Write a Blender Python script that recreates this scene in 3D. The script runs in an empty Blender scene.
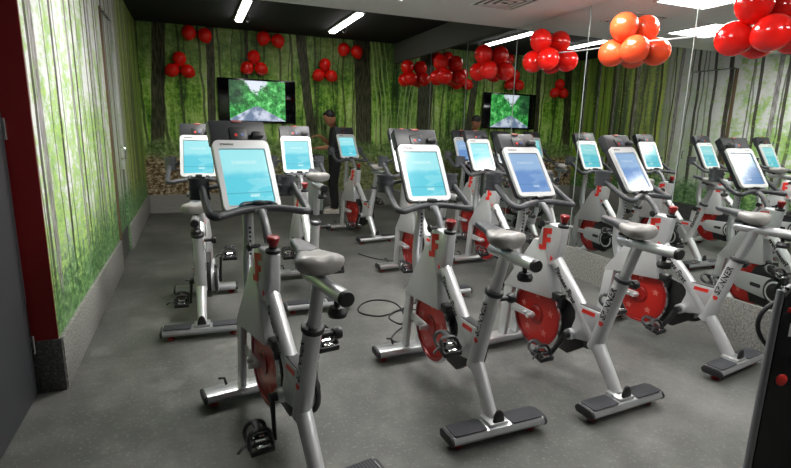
import bpy, bmesh, math, random
from mathutils import Vector, Matrix
random.seed(7)
SC = bpy.context.scene
COL = SC.collection
PI = math.pi
R = math.radians

# ------------------------------------------------------------------ camera, world, exposure, light levels
PITCH, YAW, ROLL, FOC, EYE = 0.2066, 0.3836, 0.0230, 499.7, 1.42
cam_data = bpy.data.cameras.new('camera')
cam_data.sensor_width = 36.0
cam_data.lens = FOC / 791 * 36.0
cam_data.clip_start = 0.02
cam = bpy.data.objects.new('camera', cam_data)
COL.objects.link(cam)
_f = Vector((math.sin(YAW) * math.cos(PITCH), math.cos(YAW) * math.cos(PITCH), -math.sin(PITCH)))
_r = Vector((math.cos(YAW), -math.sin(YAW), 0))
_u = _r.cross(_f)
_r2 = _r * math.cos(ROLL) + _u * math.sin(ROLL)
_u2 = -_r * math.sin(ROLL) + _u * math.cos(ROLL)
_m = Matrix((_r2, _u2, -_f)).transposed().to_4x4()
_m.translation = Vector((0, 0, EYE))
cam.matrix_world = _m
SC.camera = cam

world = bpy.data.worlds.new('world')
SC.world = world
world.use_nodes = True
world.node_tree.nodes['Background'].inputs[0].default_value = (0.75, 0.8, 0.85, 1)
world.node_tree.nodes['Background'].inputs[1].default_value = 0.03
SC.view_settings.view_transform = 'Standard'
SC.view_settings.look = 'None'
SC.view_settings.gamma = 1.0
SC.view_settings.use_curve_mapping = False
SC.view_settings.exposure = 0.0
PANEL_W = 37.0        # emission of the square ceiling panels
TUBE_W = 15.0         # emission of the tube lights in the dark ceiling
SCREEN_W = 1.0

# ------------------------------------------------------------------ room measures (metres)
XL, XR, YB, YN = -0.72, 3.51, 8.88, 2.96
ZW, ZD = 2.587, 2.93         # white ceiling, dark ceiling
YS = 5.2                     # edge of the white ceiling
BH = 0.295                   # granite skirting

# ------------------------------------------------------------------ node helpers
class NT:
    def __init__(self, name):
        self.m = bpy.data.materials.new(name)
        self.m.use_nodes = True
        self.t = self.m.node_tree
        self.b = self.t.nodes['Principled BSDF']
    def n(self, typ, **kw):
        x = self.t.nodes.new(typ)
        for k, v in kw.items():
            setattr(x, k, v)
        return x
    def put(self, sock, v):
        if isinstance(v, bpy.types.NodeSocket):
            self.t.links.new(v, sock)
        elif isinstance(v, (tuple, list)):
            sock.default_value = tuple(v) + ((1,) if len(sock.default_value) == 4 and len(v) == 3 else ())
        else:
            sock.default_value = v
    def math(self, op, a, b=0.0, c=None, clamp=False):
        x = self.n('ShaderNodeMath', operation=op, use_clamp=clamp)
        self.put(x.inputs[0], a); self.put(x.inputs[1], b)
        if c is not None: self.put(x.inputs[2], c)
        return x.outputs[0]
    def mix(self, f, a, b, mode='MIX'):
        x = self.n('ShaderNodeMix', data_type='RGBA', blend_type=mode)
        self.put(x.inputs[0], f); self.put(x.inputs[6], a); self.put(x.inputs[7], b)
        return x.outputs[2]
    def coord(self, which='Object'):
        return self.n('ShaderNodeTexCoord').outputs[which]
    def sep(self, v):
        x = self.n('ShaderNodeSeparateXYZ'); self.put(x.inputs[0], v)
        return x.outputs
    def comb(self, a, b, c=0.0):
        x = self.n('ShaderNodeCombineXYZ')
        for i, v in enumerate((a, b, c)): self.put(x.inputs[i], v)
        return x.outputs[0]
    def noise(self, vec, scale, detail=2.0, rough=0.5):
        x = self.n('ShaderNodeTexNoise')
        self.put(x.inputs['Vector'], vec)
        x.inputs['Scale'].default_value = scale; x.inputs['Detail'].default_value = detail
        x.inputs['Roughness'].default_value = rough
        return x.outputs[0]
    def voro(self, vec, scale):
        x = self.n('ShaderNodeTexVoronoi'); self.put(x.inputs['Vector'], vec)
        x.inputs['Scale'].default_value = scale
        return x.outputs
    def ramp(self, f, stops, interp='LINEAR'):
        x = self.n('ShaderNodeValToRGB'); self.put(x.inputs[0], f)
        e = x.color_ramp.elements; x.color_ramp.interpolation = interp
        while len(e) > 1: e.remove(e[-1])
        e[0].position = stops[0][0]; c = stops[0][1]
        e[0].color = (tuple(c) + (1,)) if isinstance(c, (tuple, list)) else (c, c, c, 1)
        for p, c in stops[1:]:
            k = e.new(min(max(p, 0), 1)); k.color = (tuple(c) + (1,)) if isinstance(c, (tuple, list)) else (c, c, c, 1)
        return x.outputs[0]
    def smooth(self, v, lo, hi):
        x = self.n('ShaderNodeMapRange', interpolation_type='SMOOTHSTEP')
        self.put(x.inputs[0], v); self.put(x.inputs[1], lo); self.put(x.inputs[2], hi)
        return x.outputs[0]
    def set(self, col=None, rough=0.5, metal=0.0, spec=None, emit=None, ew=0.0):
        if col is not None: self.put(self.b.inputs['Base Color'], col)
        self.put(self.b.inputs['Roughness'], rough); self.put(self.b.inputs['Metallic'], metal)
        if spec is not None: self.b.inputs['Specular IOR Level'].default_value = spec
        if emit is not None:
            self.put(self.b.inputs['Emission Color'], emit); self.put(self.b.inputs['Emission Strength'], ew)
        return self.m
    def bump(self, h, strength, dist=0.01):
        x = self.n('ShaderNodeBump'); self.put(x.inputs['Height'], h)
        x.inputs['Strength'].default_value = strength; x.inputs['Distance'].default_value = dist
        self.t.links.new(x.outputs[0], self.b.inputs['Normal'])

def srgb(r, g, b):
    def f(c):
        c /= 255.0
        return c / 12.92 if c <= 0.04045 else ((c + 0.055) / 1.055) ** 2.4
    return (f(r), f(g), f(b))

def plain(name, col, rough=0.5, metal=0.0, spec=None, var=0.08, scale=30):
    """a plain finish with a faint procedural mottling"""
    t = NT(name)
    n = t.noise(t.coord(), scale, 3)
    c = t.mix(n, tuple(x * (1 - var) for x in col), tuple(min(1, x * (1 + var)) for x in col))
    return t.set(c, rough, metal, spec)

M = {}
M['silver'] = plain('silver_paint', srgb(204, 205, 207), 0.34, 0.42, var=0.04)
M['alu'] = plain('brushed_aluminium', srgb(196, 198, 200), 0.3, 0.75, var=0.05)
M['chrome'] = plain('chrome', srgb(215, 215, 218), 0.12, 1.0, var=0.02)
M['pale'] = plain('pale_silver_plastic', srgb(205, 206, 207), 0.35, 0.15, var=0.02)
M['black'] = plain('black_plastic', srgb(30, 30, 32), 0.42, var=0.15)
M['header'] = plain('charcoal_plastic', srgb(40, 41, 45), 0.45, var=0.1)
M['rubber'] = plain('black_rubber', srgb(40, 40, 43), 0.55, var=0.15)
M['grip'] = plain('handlebar_grip', srgb(58, 59, 63), 0.5, var=0.1)
M['holder'] = plain('grey_holder_plastic', srgb(66, 68, 72), 0.45, var=0.1)
M['pad'] = None
M['red'] = plain('red_plastic', srgb(132, 22, 24), 0.3, var=0.06)
M['redmark'] = plain('red_print', srgb(225, 45, 35), 0.45, var=0.03)
M['ink'] = plain('black_print', srgb(28, 28, 30), 0.5, var=0.05)
M['white'] = plain('white_print', srgb(225, 225, 228), 0.5, var=0.03)
M['seat'] = plain('grey_saddle_vinyl', srgb(142, 139, 136), 0.36, var=0.06)
M['seatdark'] = plain('charcoal_saddle_vinyl', srgb(58, 59, 64), 0.5, var=0.08)
M['pewter'] = plain('grey_footplate', srgb(120, 121, 124), 0.4, 0.3)
M['balloon'] = plain('red_balloon', srgb(240, 26, 18), 0.16, 0.0, 0.6, var=0.04)
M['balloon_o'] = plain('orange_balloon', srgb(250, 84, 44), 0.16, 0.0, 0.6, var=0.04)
M['skin'] = plain('skin', srgb(176, 120, 92), 0.55, var=0.05)
M['hair'] = plain('black_hair', srgb(20, 18, 18), 0.5, var=0.2, scale=80)
M['shirt'] = plain('black_cloth', srgb(28, 28, 33), 0.85, var=0.15)
M['trouser'] = plain('dark_trousers', srgb(32, 31, 34), 0.85, var=0.15)
M['shoe'] = plain('pale_shoe', srgb(205, 198, 190), 0.6)
M['cabinet'] = plain('pale_grey_laminate', srgb(150, 158, 152), 0.5, var=0.04)
M['cloth'] = plain('pale_cloth', srgb(190, 200, 180), 0.8, var=0.12)
M['doorgrey'] = plain('dark_grey_door', srgb(54, 56, 59), 0.55, var=0.05, scale=6)
M['jambred'] = plain('red_paint', srgb(114, 8, 12), 0.5, var=0.06)
M['ceil'] = plain('white_ceiling_paint', srgb(232, 228, 228), 0.8, var=0.03, scale=4)
M['bulk'] = plain('grey_bulkhead_paint', srgb(84, 84, 80), 0.8, var=0.04, scale=4)
M['darkceil'] = plain('black_ceiling_paint', srgb(13, 14, 20), 0.85, var=0.2, scale=5)
M['wallgrey'] = plain('grey_wall_paint', srgb(110, 110, 110), 0.7, var=0.04, scale=4)
M['seam'] = plain('mirror_edge', srgb(150, 156, 153), 0.4, 0.2)
M['cable'] = plain('black_cable', srgb(30, 30, 32), 0.5)
M['poster'] = plain('glossy_black_panel', srgb(10, 10, 14), 0.12, var=0.2)

t = NT('ribbed_footpad')
x, y, z = t.sep(t.coord())
w = t.math('SINE', t.math('MULTIPLY', x, 480.0))
M['pad'] = t.set(t.mix(t.math('GREATER_THAN', w, 0.2), srgb(44, 45, 49), srgb(66, 67, 72)), 0.6, 0, 0.25)

t = NT('mirror_glass')
M['mirror'] = t.set((0.80, 0.83, 0.81), 0.0, 1.0)

def emitter(name, col, w):
    t = NT(name)
    t.set((0.8, 0.8, 0.8), 0.5, emit=col, ew=w)
    return t.m
M['panel_e'] = emitter('panel_diffuser', (1, 0.985, 0.95), PANEL_W)
M['tube_e'] = emitter('tube_diffuser', (1, 0.98, 0.92), TUBE_W)

# flywheel: red disc, a little darker toward the machined rings
t = NT('red_flywheel')
x, y, z = t.sep(t.coord())
rr = t.math('SQRT', t.math('ADD', t.math('MULTIPLY', y, y), t.math('MULTIPLY', z, z)))
c = t.ramp(t.math('DIVIDE', rr, 0.22), [(0, srgb(170, 30, 24)), (0.3, srgb(150, 20, 18)), (0.31, srgb(196, 38, 28)), (0.8, srgb(176, 28, 22)), (0.82, srgb(140, 16, 16)), (1, srgb(150, 20, 18))])
M['wheel'] = t.set(c, 0.32, 0.15)

# console screens
def screen_mat(name, base, lite, text, power):
    t = NT(name)
    x, y, z = t.sep(t.coord())          # local: x across, z up the glass
    n = t.noise(t.comb(t.math('MULTIPLY', x, 9.0), t.math('MULTIPLY', z, 22.0), 0.3), 1.0, 4)
    hills = t.smooth(t.math('ADD', z, t.math('MULTIPLY', n, 0.10)), 0.03, 0.10)
    c = t.mix(hills, base, lite)
    c = t.mix(t.math('MULTIPLY', t.math('GREATER_THAN', n, 0.56), 0.35), c, lite)
    band = t.math('MULTIPLY', t.math('LESS_THAN', t.math('ABSOLUTE', t.math('SUBTRACT', z, 0.072)), 0.009),
                  t.math('LESS_THAN', t.math('ABSOLUTE', x), 0.06))
    gly = t.math('GREATER_THAN', t.noise(t.comb(t.math('MULTIPLY', x, 240.0), t.math('MULTIPLY', z, 90.0), 0), 1.0, 1), 0.48)
    c = t.mix(t.math('MULTIPLY', t.math('MULTIPLY', band, gly), 0.55), c, text)
    low = t.math('LESS_THAN', t.math('ABSOLUTE', t.math('ADD', z, 0.085)), 0.0022)
    c = t.mix(t.math('MULTIPLY', low, 0.5), c, (0.02, 0.2, 0.3))
    btn = t.math('MULTIPLY', t.math('LESS_THAN', t.math('ABSOLUTE', t.math('ADD', z, 0.1)), 0.006), t.math('LESS_THAN', t.math('ABSOLUTE', t.math('SUBTRACT', x, 0.02)), 0.022))
    c = t.mix(t.math('MULTIPLY', btn, 0.6), c, text)
    return t.set((0.02, 0.02, 0.025), 0.16, emit=c, ew=power)
M['screen'] = screen_mat('cyan_screen', srgb(92, 206, 224), srgb(158, 232, 238), srgb(220, 250, 250), SCREEN_W)
M['screen_b'] = screen_mat('blue_screen', srgb(104, 148, 208), srgb(152, 188, 226), srgb(205, 225, 245), SCREEN_W * 0.92)

# concrete floor
t = NT('grey_concrete_floor')
co = t.coord()
n1 = t.noise(co, 0.9, 6, 0.6); n2 = t.noise(co, 7.0, 5, 0.6); n3 = t.noise(co, 60.0, 3)
f = t.math('ADD', t.math('MULTIPLY', n1, 0.7), t.math('MULTIPLY', n2, 0.3))
c = t.ramp(f, [(0.3, srgb(58, 60, 57)), (0.47, srgb(82, 83, 80)), (0.7, srgb(122, 121, 118))])
c = t.mix(t.math('MULTIPLY', t.math('GREATER_THAN', n3, 0.62), 0.18), c, srgb(160, 160, 156))
blot = t.smooth(t.noise(co, 2.4, 3), 0.62, 0.72)
c = t.mix(t.math('MULTIPLY', blot, 0.28), c, srgb(140, 138, 135))
M['floor'] = t.set(c, t.math('ADD', 0.42, t.math('MULTIPLY', n2, 0.25)), 0, 0.4)
t.bump(n2, 0.08, 0.01)

# speckled granite
def granite(name, a, b, d):
    t = NT(name)
    co = t.coord()
    v = t.voro(co, 120.0)
    n = t.noise(co, 70.0, 4, 0.7)
    c = t.ramp(n, [(0.32, a), (0.5, b), (0.68, d)])
    return t.set(c, 0.4)
M['granite'] = granite('grey_speckled_granite', srgb(92, 92, 90), srgb(138, 137, 132), srgb(176, 175, 170))
M['granite_d'] = granite('dark_speckled_granite', srgb(40, 40, 40), srgb(74, 74, 74), srgb(110, 110, 110))

# ------------------------------------------------------------------ forest murals (printed wall covering)
def trunk_mask(t, u, z, u0, u1, items, lean=0.0, wob=0.02, seed=0.0):
    """1 inside a trunk: a constant colour ramp along the wall"""
    nz = t.noise(t.comb(t.math('MULTIPLY', z, 1.6), t.math('MULTIPLY', u, 0.8), seed), 1.0, 2)
    uu = t.math('ADD', u, t.math('MULTIPLY', t.math('SUBTRACT', nz, 0.5), wob * 4))
    uu = t.math('ADD', uu, t.math('MULTIPLY', z, lean))
    f = t.math('DIVIDE', t.math('SUBTRACT', uu, u0), u1 - u0)
    st = [(0.0, 0.0)]
    for c, w in sorted(items):
        a, b = (c - w / 2 - u0) / (u1 - u0), (c + w / 2 - u0) / (u1 - u0)
        if a <= st[-1][0]: continue
        st += [(a, 1.0), (b, 0.0)]
    return t.ramp(f, st[:31], 'CONSTANT')

def mural_left():
    t = NT('bright_birch_forest_mural')
    x, u, z = t.sep(t.coord())
    streak = t.noise(t.comb(t.math('MULTIPLY', u, 7.0), t.math('MULTIPLY', z, 0.35), 0), 1.0, 4, 0.6)
    leaf = t.noise(t.comb(t.math('MULTIPLY', u, 11.0), t.math('MULTIPLY', z, 20.0), 2.0), 1.0, 8, 0.8)
    clump = t.noise(t.comb(t.math('MULTIPLY', u, 4.5), t.math('MULTIPLY', z, 2.6), 6.0), 1.0, 4, 0.65)
    sky = t.mix(streak, srgb(222, 226, 224), srgb(250, 250, 252))
    grn = t.ramp(leaf, [(0.36, srgb(64, 118, 26)), (0.5, srgb(142, 196, 62)), (0.64, srgb(212, 236, 128))])
    amount = t.smooth(t.math('ADD', t.math('MULTIPLY', clump, 0.55), t.math('ADD', t.math('MULTIPLY', leaf, 0.6), t.math('MULTIPLY', z, -0.05))), 0.43, 0.56)
    c = t.mix(t.math('MULTIPLY', amount, 0.85), sky, grn)
    # pale haze, then yellow-green trees toward the far end of the wall
    us = t.math('ADD', u, t.math('MULTIPLY', t.math('SUBTRACT', streak, 0.5), 0.8))
    c = t.mix(t.math('MULTIPLY', t.smooth(us, 5.5, 5.9), 0.62), c, srgb(206, 210, 206))
    far = t.mix(t.smooth(t.math('ADD', t.math('MULTIPLY', streak, 0.7), t.math('MULTIPLY', leaf, 0.3)), 0.4, 0.6), srgb(44, 72, 12), srgb(194, 214, 74))
    c = t.mix(t.math('MULTIPLY', t.smooth(us, 6.3, 6.8), 0.85), c, far)
    c = t.mix(t.math('MULTIPLY', t.smooth(us, 7.2, 8.0), 0.7), c, t.mix(t.smooth(streak, 0.38, 0.62), srgb(34, 62, 12), srgb(130, 172, 52)))
    rnd = random.Random(5)
    def row(a, step, wid):
        out = []
        while a < 8.8:
            out.append((a, rnd.uniform(*wid))); a += rnd.uniform(*step)
        return out
    m1 = trunk_mask(t, u, z, 2.9, 9.0, row(3.03, (0.2, 0.6), (0.03, 0.065)), -0.012, 0.016, 3.0)
    m2 = trunk_mask(t, u, z, 2.9, 9.0, row(3.15, (0.35, 0.9), (0.04, 0.09)), 0.012, 0.012, 1.0)
    m3 = trunk_mask(t, u, z, 2.9, 9.0, row(3.00, (0.2, 0.5), (0.014, 0.03)), 0.03, 0.024, 8.0)
    m4 = trunk_mask(t, u, z, 2.9, 9.0, row(3.09, (0.2, 0.45), (0.01, 0.022)), -0.03, 0.03, 12.0)
    bark = t.noise(t.comb(t.math('MULTIPLY', u, 60.0), t.math('MULTIPLY', z, 7.0), 0), 1.0, 4, 0.7)
    c = t.mix(t.math('MULTIPLY', m3, 0.75), c, t.mix(bark, srgb(44, 50, 30), srgb(92, 96, 70)))
    c = t.mix(t.math('MULTIPLY', m4, 0.7), c, t.mix(bark, srgb(84, 84, 70), srgb(140, 140, 122)))
    c = t.mix(t.math('MULTIPLY', m2, 0.85), c, t.ramp(bark, [(0.35, srgb(72, 64, 62)), (0.5, srgb(140, 132, 136)), (0.65, srgb(196, 190, 194))]))
    c = t.mix(t.math('MULTIPLY', m1, 0.92), c, t.mix(t.smooth(bark, 0.35, 0.65), srgb(26, 22, 18), srgb(84, 74, 64)))
    # sprays of leaves in front of the trunks
    spray = t.smooth(t.math('ADD', t.math('MULTIPLY', leaf, 0.6), t.math('MULTIPLY', clump, 0.4)), 0.56, 0.62)
    c = t.mix(t.math('MULTIPLY', spray, 0.8), c, t.mix(streak, srgb(124, 176, 70), srgb(190, 218, 128)))
    # undergrowth
    low = t.smooth(t.math('ADD', z, t.math('ADD', t.math('MULTIPLY', t.math('SUBTRACT', leaf, 0.5), 0.9), t.math('MULTIPLY', t.math('SUBTRACT', clump, 0.5), 1.0))), 0.8, 0.45)
    bush = t.ramp(leaf, [(0.33, srgb(22, 46, 24)), (0.46, srgb(64, 112, 58)), (0.58, srgb(128, 172, 112)), (0.7, srgb(206, 224, 196))])
    c = t.mix(t.math('MULTIPLY', low, 0.9), c, bush)
    return t.set(c, 0.5, 0, 0.3)
M['mural_l'] = mural_left()

def mural_back():
    t = NT('green_bamboo_forest_mural')
    u, y, z = t.sep(t.coord())
    streak = t.noise(t.comb(t.math('MULTIPLY', u, 9.0), t.math('MULTIPLY', z, 0.8), 0), 1.0, 5, 0.65)
    leaf = t.noise(t.comb(t.math('MULTIPLY', u, 12.0), t.math('MULTIPLY', z, 10.0), 2.0), 1.0, 8, 0.8)
    broad = t.noise(t.comb(t.math('MULTIPLY', u, 1.6), t.math('MULTIPLY', z, 1.2), 9.0), 1.0, 3)
    f = t.math('ADD', t.math('MULTIPLY', streak, 0.4), t.math('MULTIPLY', leaf, 0.6))
    f = t.math('ADD', f, t.math('MULTIPLY', t.math('SUBTRACT', broad, 0.5), 0.45))
    c = t.ramp(f, [(0.32, srgb(18, 40, 8)), (0.42, srgb(66, 118, 26)), (0.50, srgb(134, 186, 60)), (0.58, srgb(192, 226, 120)), (0.68, srgb(236, 246, 204))])
    # hazy canopy toward the top
    hz = t.smooth(t.math('ADD', z, t.math('MULTIPLY', broad, 0.9)), 2.3, 3.1)
    c = t.mix(t.math('MULTIPLY', hz, 0.6), c, t.mix(leaf, srgb(60, 72, 44), srgb(136, 150, 112)))
    # light breaking through near the ground
    gl = t.math('MULTIPLY', t.smooth(z, 0.95, 1.25), t.smooth(z, 1.9, 1.3))
    c = t.mix(t.math('MULTIPLY', t.math('MULTIPLY', gl, t.smooth(streak, 0.4, 0.62)), 0.6), c, srgb(206, 226, 150))
    bark = t.noise(t.comb(t.math('MULTIPLY', u, 40.0), t.math('MULTIPLY', z, 6.0), 0), 1.0, 4)
    rnd = random.Random(11)
    def row(a, step, wid, end=3.6):
        out = []
        while a < end:
            out.append((a, rnd.uniform(*wid))); a += rnd.uniform(*step)
        return out
    m = trunk_mask(t, u, z, -0.8, 3.7, row(-0.65, (0.18, 0.4), (0.018, 0.045)), 0.03, 0.03, 3.0)
    c = t.mix(t.math('MULTIPLY', m, 0.8), c, t.mix(bark, srgb(34, 42, 20), srgb(74, 78, 48)))
    m = trunk_mask(t, u, z, -0.8, 3.7, row(-0.6, (0.22, 0.5), (0.015, 0.03)), -0.06, 0.03, 6.0)
    c = t.mix(t.math('MULTIPLY', m, 0.7), c, srgb(52, 72, 30))
    m = trunk_mask(t, u, z, -0.8, 3.7, row(3.12, (0.06, 0.12), (0.015, 0.035)), 0.09, 0.03, 8.0)
    c = t.mix(t.math('MULTIPLY', m, 0.75), c, srgb(186, 220, 130))
    def thick(c0, w, lean, k):
        return trunk_mask(t, u, z, -0.8, 3.7, [(c0, w)], lean, 0.012, k)
    for c0, w, lean, k in ((-0.60, 0.19, -0.07, 1.0), (0.27, 0.13, -0.02, 4.0), (2.08, 0.17, 0.11, 2.0), (2.95, 0.30, 0.03, 5.0), (0.80, 0.06, -0.03, 7.0)):
        c = t.mix(t.math('MULTIPLY', thick(c0, w, lean, k), 0.95), c, t.mix(t.smooth(bark, 0.35, 0.65), srgb(26, 24, 18), srgb(80, 74, 58)))
    # leaf litter and low plants on the forest floor
    lit = t.noise(t.comb(t.math('MULTIPLY', u, 14.0), t.math('MULTIPLY', z, 20.0), 1.0), 1.0, 6, 0.75)
    litc = t.ramp(lit, [(0.34, srgb(36, 28, 16)), (0.48, srgb(112, 88, 54)), (0.62, srgb(222, 204, 176))])
    grd = t.ramp(leaf, [(0.35, srgb(38, 60, 24)), (0.5, srgb(100, 132, 64)), (0.65, srgb(186, 198, 146))])
    litc = t.mix(t.math('MULTIPLY', t.smooth(u, 0.6, 1.8), 0.6), litc, grd)
    mid = t.math('ADD', z, t.math('MULTIPLY', t.math('SUBTRACT', broad, 0.5), 0.5))
    c = t.mix(t.math('MULTIPLY', t.smooth(mid, 1.28, 1.1), 0.85), c, grd)
    lowz = t.smooth(t.math('ADD', z, t.math('MULTIPLY', t.math('SUBTRACT', leaf, 0.5), 0.5)), 0.98, 0.82)
    c = t.mix(lowz, c, litc)
    return t.set(c, 0.5, 0, 0.3)
M['mural_b'] = mural_back()

# television picture: forest road
t = NT('television_picture')
x, y, z = t.sep(t.coord())
ng = t.noise(t.comb(t.math('MULTIPLY', x, 8.0), t.math('MULTIPLY', z, 8.0), 0), 1.0, 6, 0.75)
nb = t.noise(t.comb(t.math('MULTIPLY', x, 5.0), t.math('MULTIPLY', z, 5.0), 3.0), 1.0, 3)
tree = t.ramp(ng, [(0.36, srgb(8, 50, 24)), (0.5, srgb(40, 150, 60)), (0.62, srgb(120, 230, 130)), (0.75, srgb(200, 255, 200))])
side = t.math('ABSOLUTE', t.math('ADD', x, 0.02))
skyf = t.smooth(t.math('SUBTRACT', t.math('ADD', z, t.math('MULTIPLY', t.math('ADD', nb, ng), 0.6)), t.math('MULTIPLY', side, 1.1)), 0.66, 0.74)
c = t.mix(skyf, tree, srgb(232, 240, 255))
road_w = t.math('SUBTRACT', 0.02, t.math('MULTIPLY', t.math('ADD', z, 0.08), 1.9))
road = t.math('MULTIPLY', t.math('LESS_THAN', z, -0.09), t.math('LESS_THAN', side, road_w))
c = t.mix(road, c, t.mix(t.smooth(nb, 0.4, 0.6), srgb(110, 130, 160), srgb(215, 222, 240)))
darkl = t.math('MULTIPLY', t.smooth(x, -0.12, -0.3), t.smooth(z, -0.16, 0.0))
c = t.mix(t.math('MULTIPLY', darkl, 0.8), c, srgb(10, 30, 30))
M['tv'] = t.set((0.02, 0.02, 0.02), 0.25, emit=c, ew=0.95)

# ------------------------------------------------------------------ mesh helpers
class MB:
    """collects shapes into one bmesh; x right, y forward, z up"""
    def __init__(self):
        self.bm = bmesh.new()
    def _merge(self, b):
        me = bpy.data.meshes.new('tmp'); b.to_mesh(me); b.free()
        self.bm.from_mesh(me); bpy.data.meshes.remove(me)
    def box(self, c, s, bev=0.0, seg=2, rot=None):
        b = bmesh.new()
        bmesh.ops.create_cube(b, size=1.0)
        for v in b.verts: v.co = Vector((v.co.x * s[0], v.co.y * s[1], v.co.z * s[2]))
        if bev > 0: bmesh.ops.bevel(b, geom=list(b.edges), offset=bev, segments=seg, affect='EDGES', profile=0.5)
        m = (rot.to_4x4() if rot else Matrix.Identity(4)); m.translation = Vector(c)
        bmesh.ops.transform(b, matrix=m, verts=b.verts)
        self._merge(b); return self
    def prism(self, pts, axis, lo, hi, bev=0.0, seg=2, taper=None):
        """polygon pts in the plane across `axis`; axis 0: pts are (y,z), 1: (x,z), 2: (x,y)"""
        b = bmesh.new()
        def mk(p, k, sc=1.0):
            if axis == 0: return (k, p[0], p[1])
            if axis == 1: return (p[0], k, p[1])
            return (p[0], p[1], k)
        w = taper or [1.0] * len(pts)
        mid = (lo + hi) / 2
        A = [b.verts.new(mk(p, mid + (lo - mid) * w[i])) for i, p in enumerate(pts)]
        B = [b.verts.new(mk(p, mid + (hi - mid) * w[i])) for i, p in enumerate(pts)]
        b.faces.new(A); b.faces.new(B[::-1])
        n = len(pts)
        for i in range(n):
            b.faces.new((A[i], B[i], B[(i + 1) % n], A[(i + 1) % n]))
        bmesh.ops.recalc_face_normals(b, faces=b.faces)
        if bev > 0: bmesh.ops.bevel(b, geom=list(b.edges), offset=bev, segments=seg, affect='EDGES', profile=0.5)
        self._merge(b); return self
    def tube(self, pts, rad, n=12, smooth=0, squash=None, closed=False):
        """swept tube; rad a number or list; squash=(axis vector, factor) flattens the section"""
        P = [Vector(p) for p in pts]
        rad = list(rad) if isinstance(rad, (list, tuple)) else [rad] * len(P)
        if smooth:
            Q, RR = [], []
            m = len(P)
            rng = range(m) if closed else range(m - 1)
            for i in rng:
                p0 = P[(i - 1) % m] if closed else P[max(i - 1, 0)]
                p1, p2 = P[i], P[(i + 1) % m]
                p3 = P[(i + 2) % m] if closed else P[min(i + 2, m - 1)]
                for k in range(smooth):
                    s = k / smooth
                    Q.append(0.5 * ((2 * p1) + (p2 - p0) * s + (2 * p0 - 5 * p1 + 4 * p2 - p3) * s * s + (3 * p1 - p0 - 3 * p2 + p3) * s ** 3))
                    RR.append(rad[i] * (1 - s) + rad[(i + 1) % m] * s)
            if not closed: Q.append(P[-1]); RR.append(rad[-1])
            P, rad = Q, RR
        b = self.bm
        N = len(P)
        rings = []
        ref = None
        for i in range(N):
            if closed: d = P[(i + 1) % N] - P[(i - 1) % N]
            else: d = P[min(i + 1, N - 1)] - P[max(i - 1, 0)]
            d.normalize()
            if ref is None:
                ref = Vector((1, 0, 0)) if abs(d.x) < 0.9 else Vector((0, 0, 1))
            a = (ref - d * ref.dot(d))
            if a.length < 1e-4: a = d.orthogonal()
            a.normalize(); ref = a
            c = d.cross(a)
            ring = []
            for k in range(n):
                th = 2 * PI * k / n
                off = a * math.cos(th) * rad[i] + c * math.sin(th) * rad[i]
                if squash:
                    ax = Vector(squash[0]); off = off + ax * off.dot(ax) * (squash[1] - 1)
                ring.append(b.verts.new(P[i] + off))
            rings.append(ring)
        for i in range(N if closed else N - 1):
            r0, r1 = rings[i], rings[(i + 1) % N]
            for k in range(n):
                b.faces.new((r0[k], r0[(k + 1) % n], r1[(k + 1) % n], r1[k]))
        if not closed:
            b.faces.new(rings[0][::-1]); b.faces.new(rings[-1])
        return self
    def lathe(self, prof, n=24, mat=None):
        """profile of (r, h) about z, then placed by matrix mat"""
        b = bmesh.new()
        rings = []
        for r, h in prof:
            if r < 1e-6: rings.append([b.verts.new((0, 0, h))])
            else: rings.append([b.verts.new((r * math.cos(2 * PI * k / n), r * math.sin(2 * PI * k / n), h)) for k in range(n)])
        for r0, r1 in zip(rings, rings[1:]):
            for k in range(n):
                f = [r0[k % len(r0)], r0[(k + 1) % len(r0)], r1[(k + 1) % len(r1)], r1[k % len(r1)]]
                g = []
                for v in f:
                    if v not in g: g.append(v)
                if len(g) >= 3:
                    try: b.faces.new(g)
                    except ValueError: pass
        bmesh.ops.recalc_face_normals(b, faces=b.faces)
        if mat is not None: bmesh.ops.transform(b, matrix=mat, verts=b.verts)
        self._merge(b); return self
    def sphere(self, c, r, seg=20, rings=12, rot=None):
        b = bmesh.new()
        bmesh.ops.create_uvsphere(b, u_segments=seg, v_segments=rings, radius=1.0)
        r = r if isinstance(r, (tuple, list)) else (r, r, r)
        m = (rot.to_4x4() if rot else Matrix.Identity(4)) @ Matrix.Diagonal((r[0], r[1], r[2], 1))
        m.translation = Vector(c)
        bmesh.ops.transform(b, matrix=m, verts=b.verts)
        self._merge(b); return self
    def quad(self, a, b, c, d):
        self.bm.faces.new([self.bm.verts.new(p) for p in (a, b, c, d)]); return self
    def build(self, name, mat, parent=None, loc=(0, 0, 0), rot=(0, 0, 0), angle=38, fix=True):
        if fix: bmesh.ops.recalc_face_normals(self.bm, faces=self.bm.faces)
        me = bpy.data.meshes.new(name)
        self.bm.to_mesh(me); self.bm.free()
        me.materials.append(M[mat] if isinstance(mat, str) else mat)
        for p in me.polygons: p.use_smooth = True
        me.set_sharp_from_angle(angle=R(angle))
        o = bpy.data.objects.new(name, me)
        COL.objects.link(o)
        o.location = loc; o.rotation_euler = rot
        if parent: o.parent = parent
        return o

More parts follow.
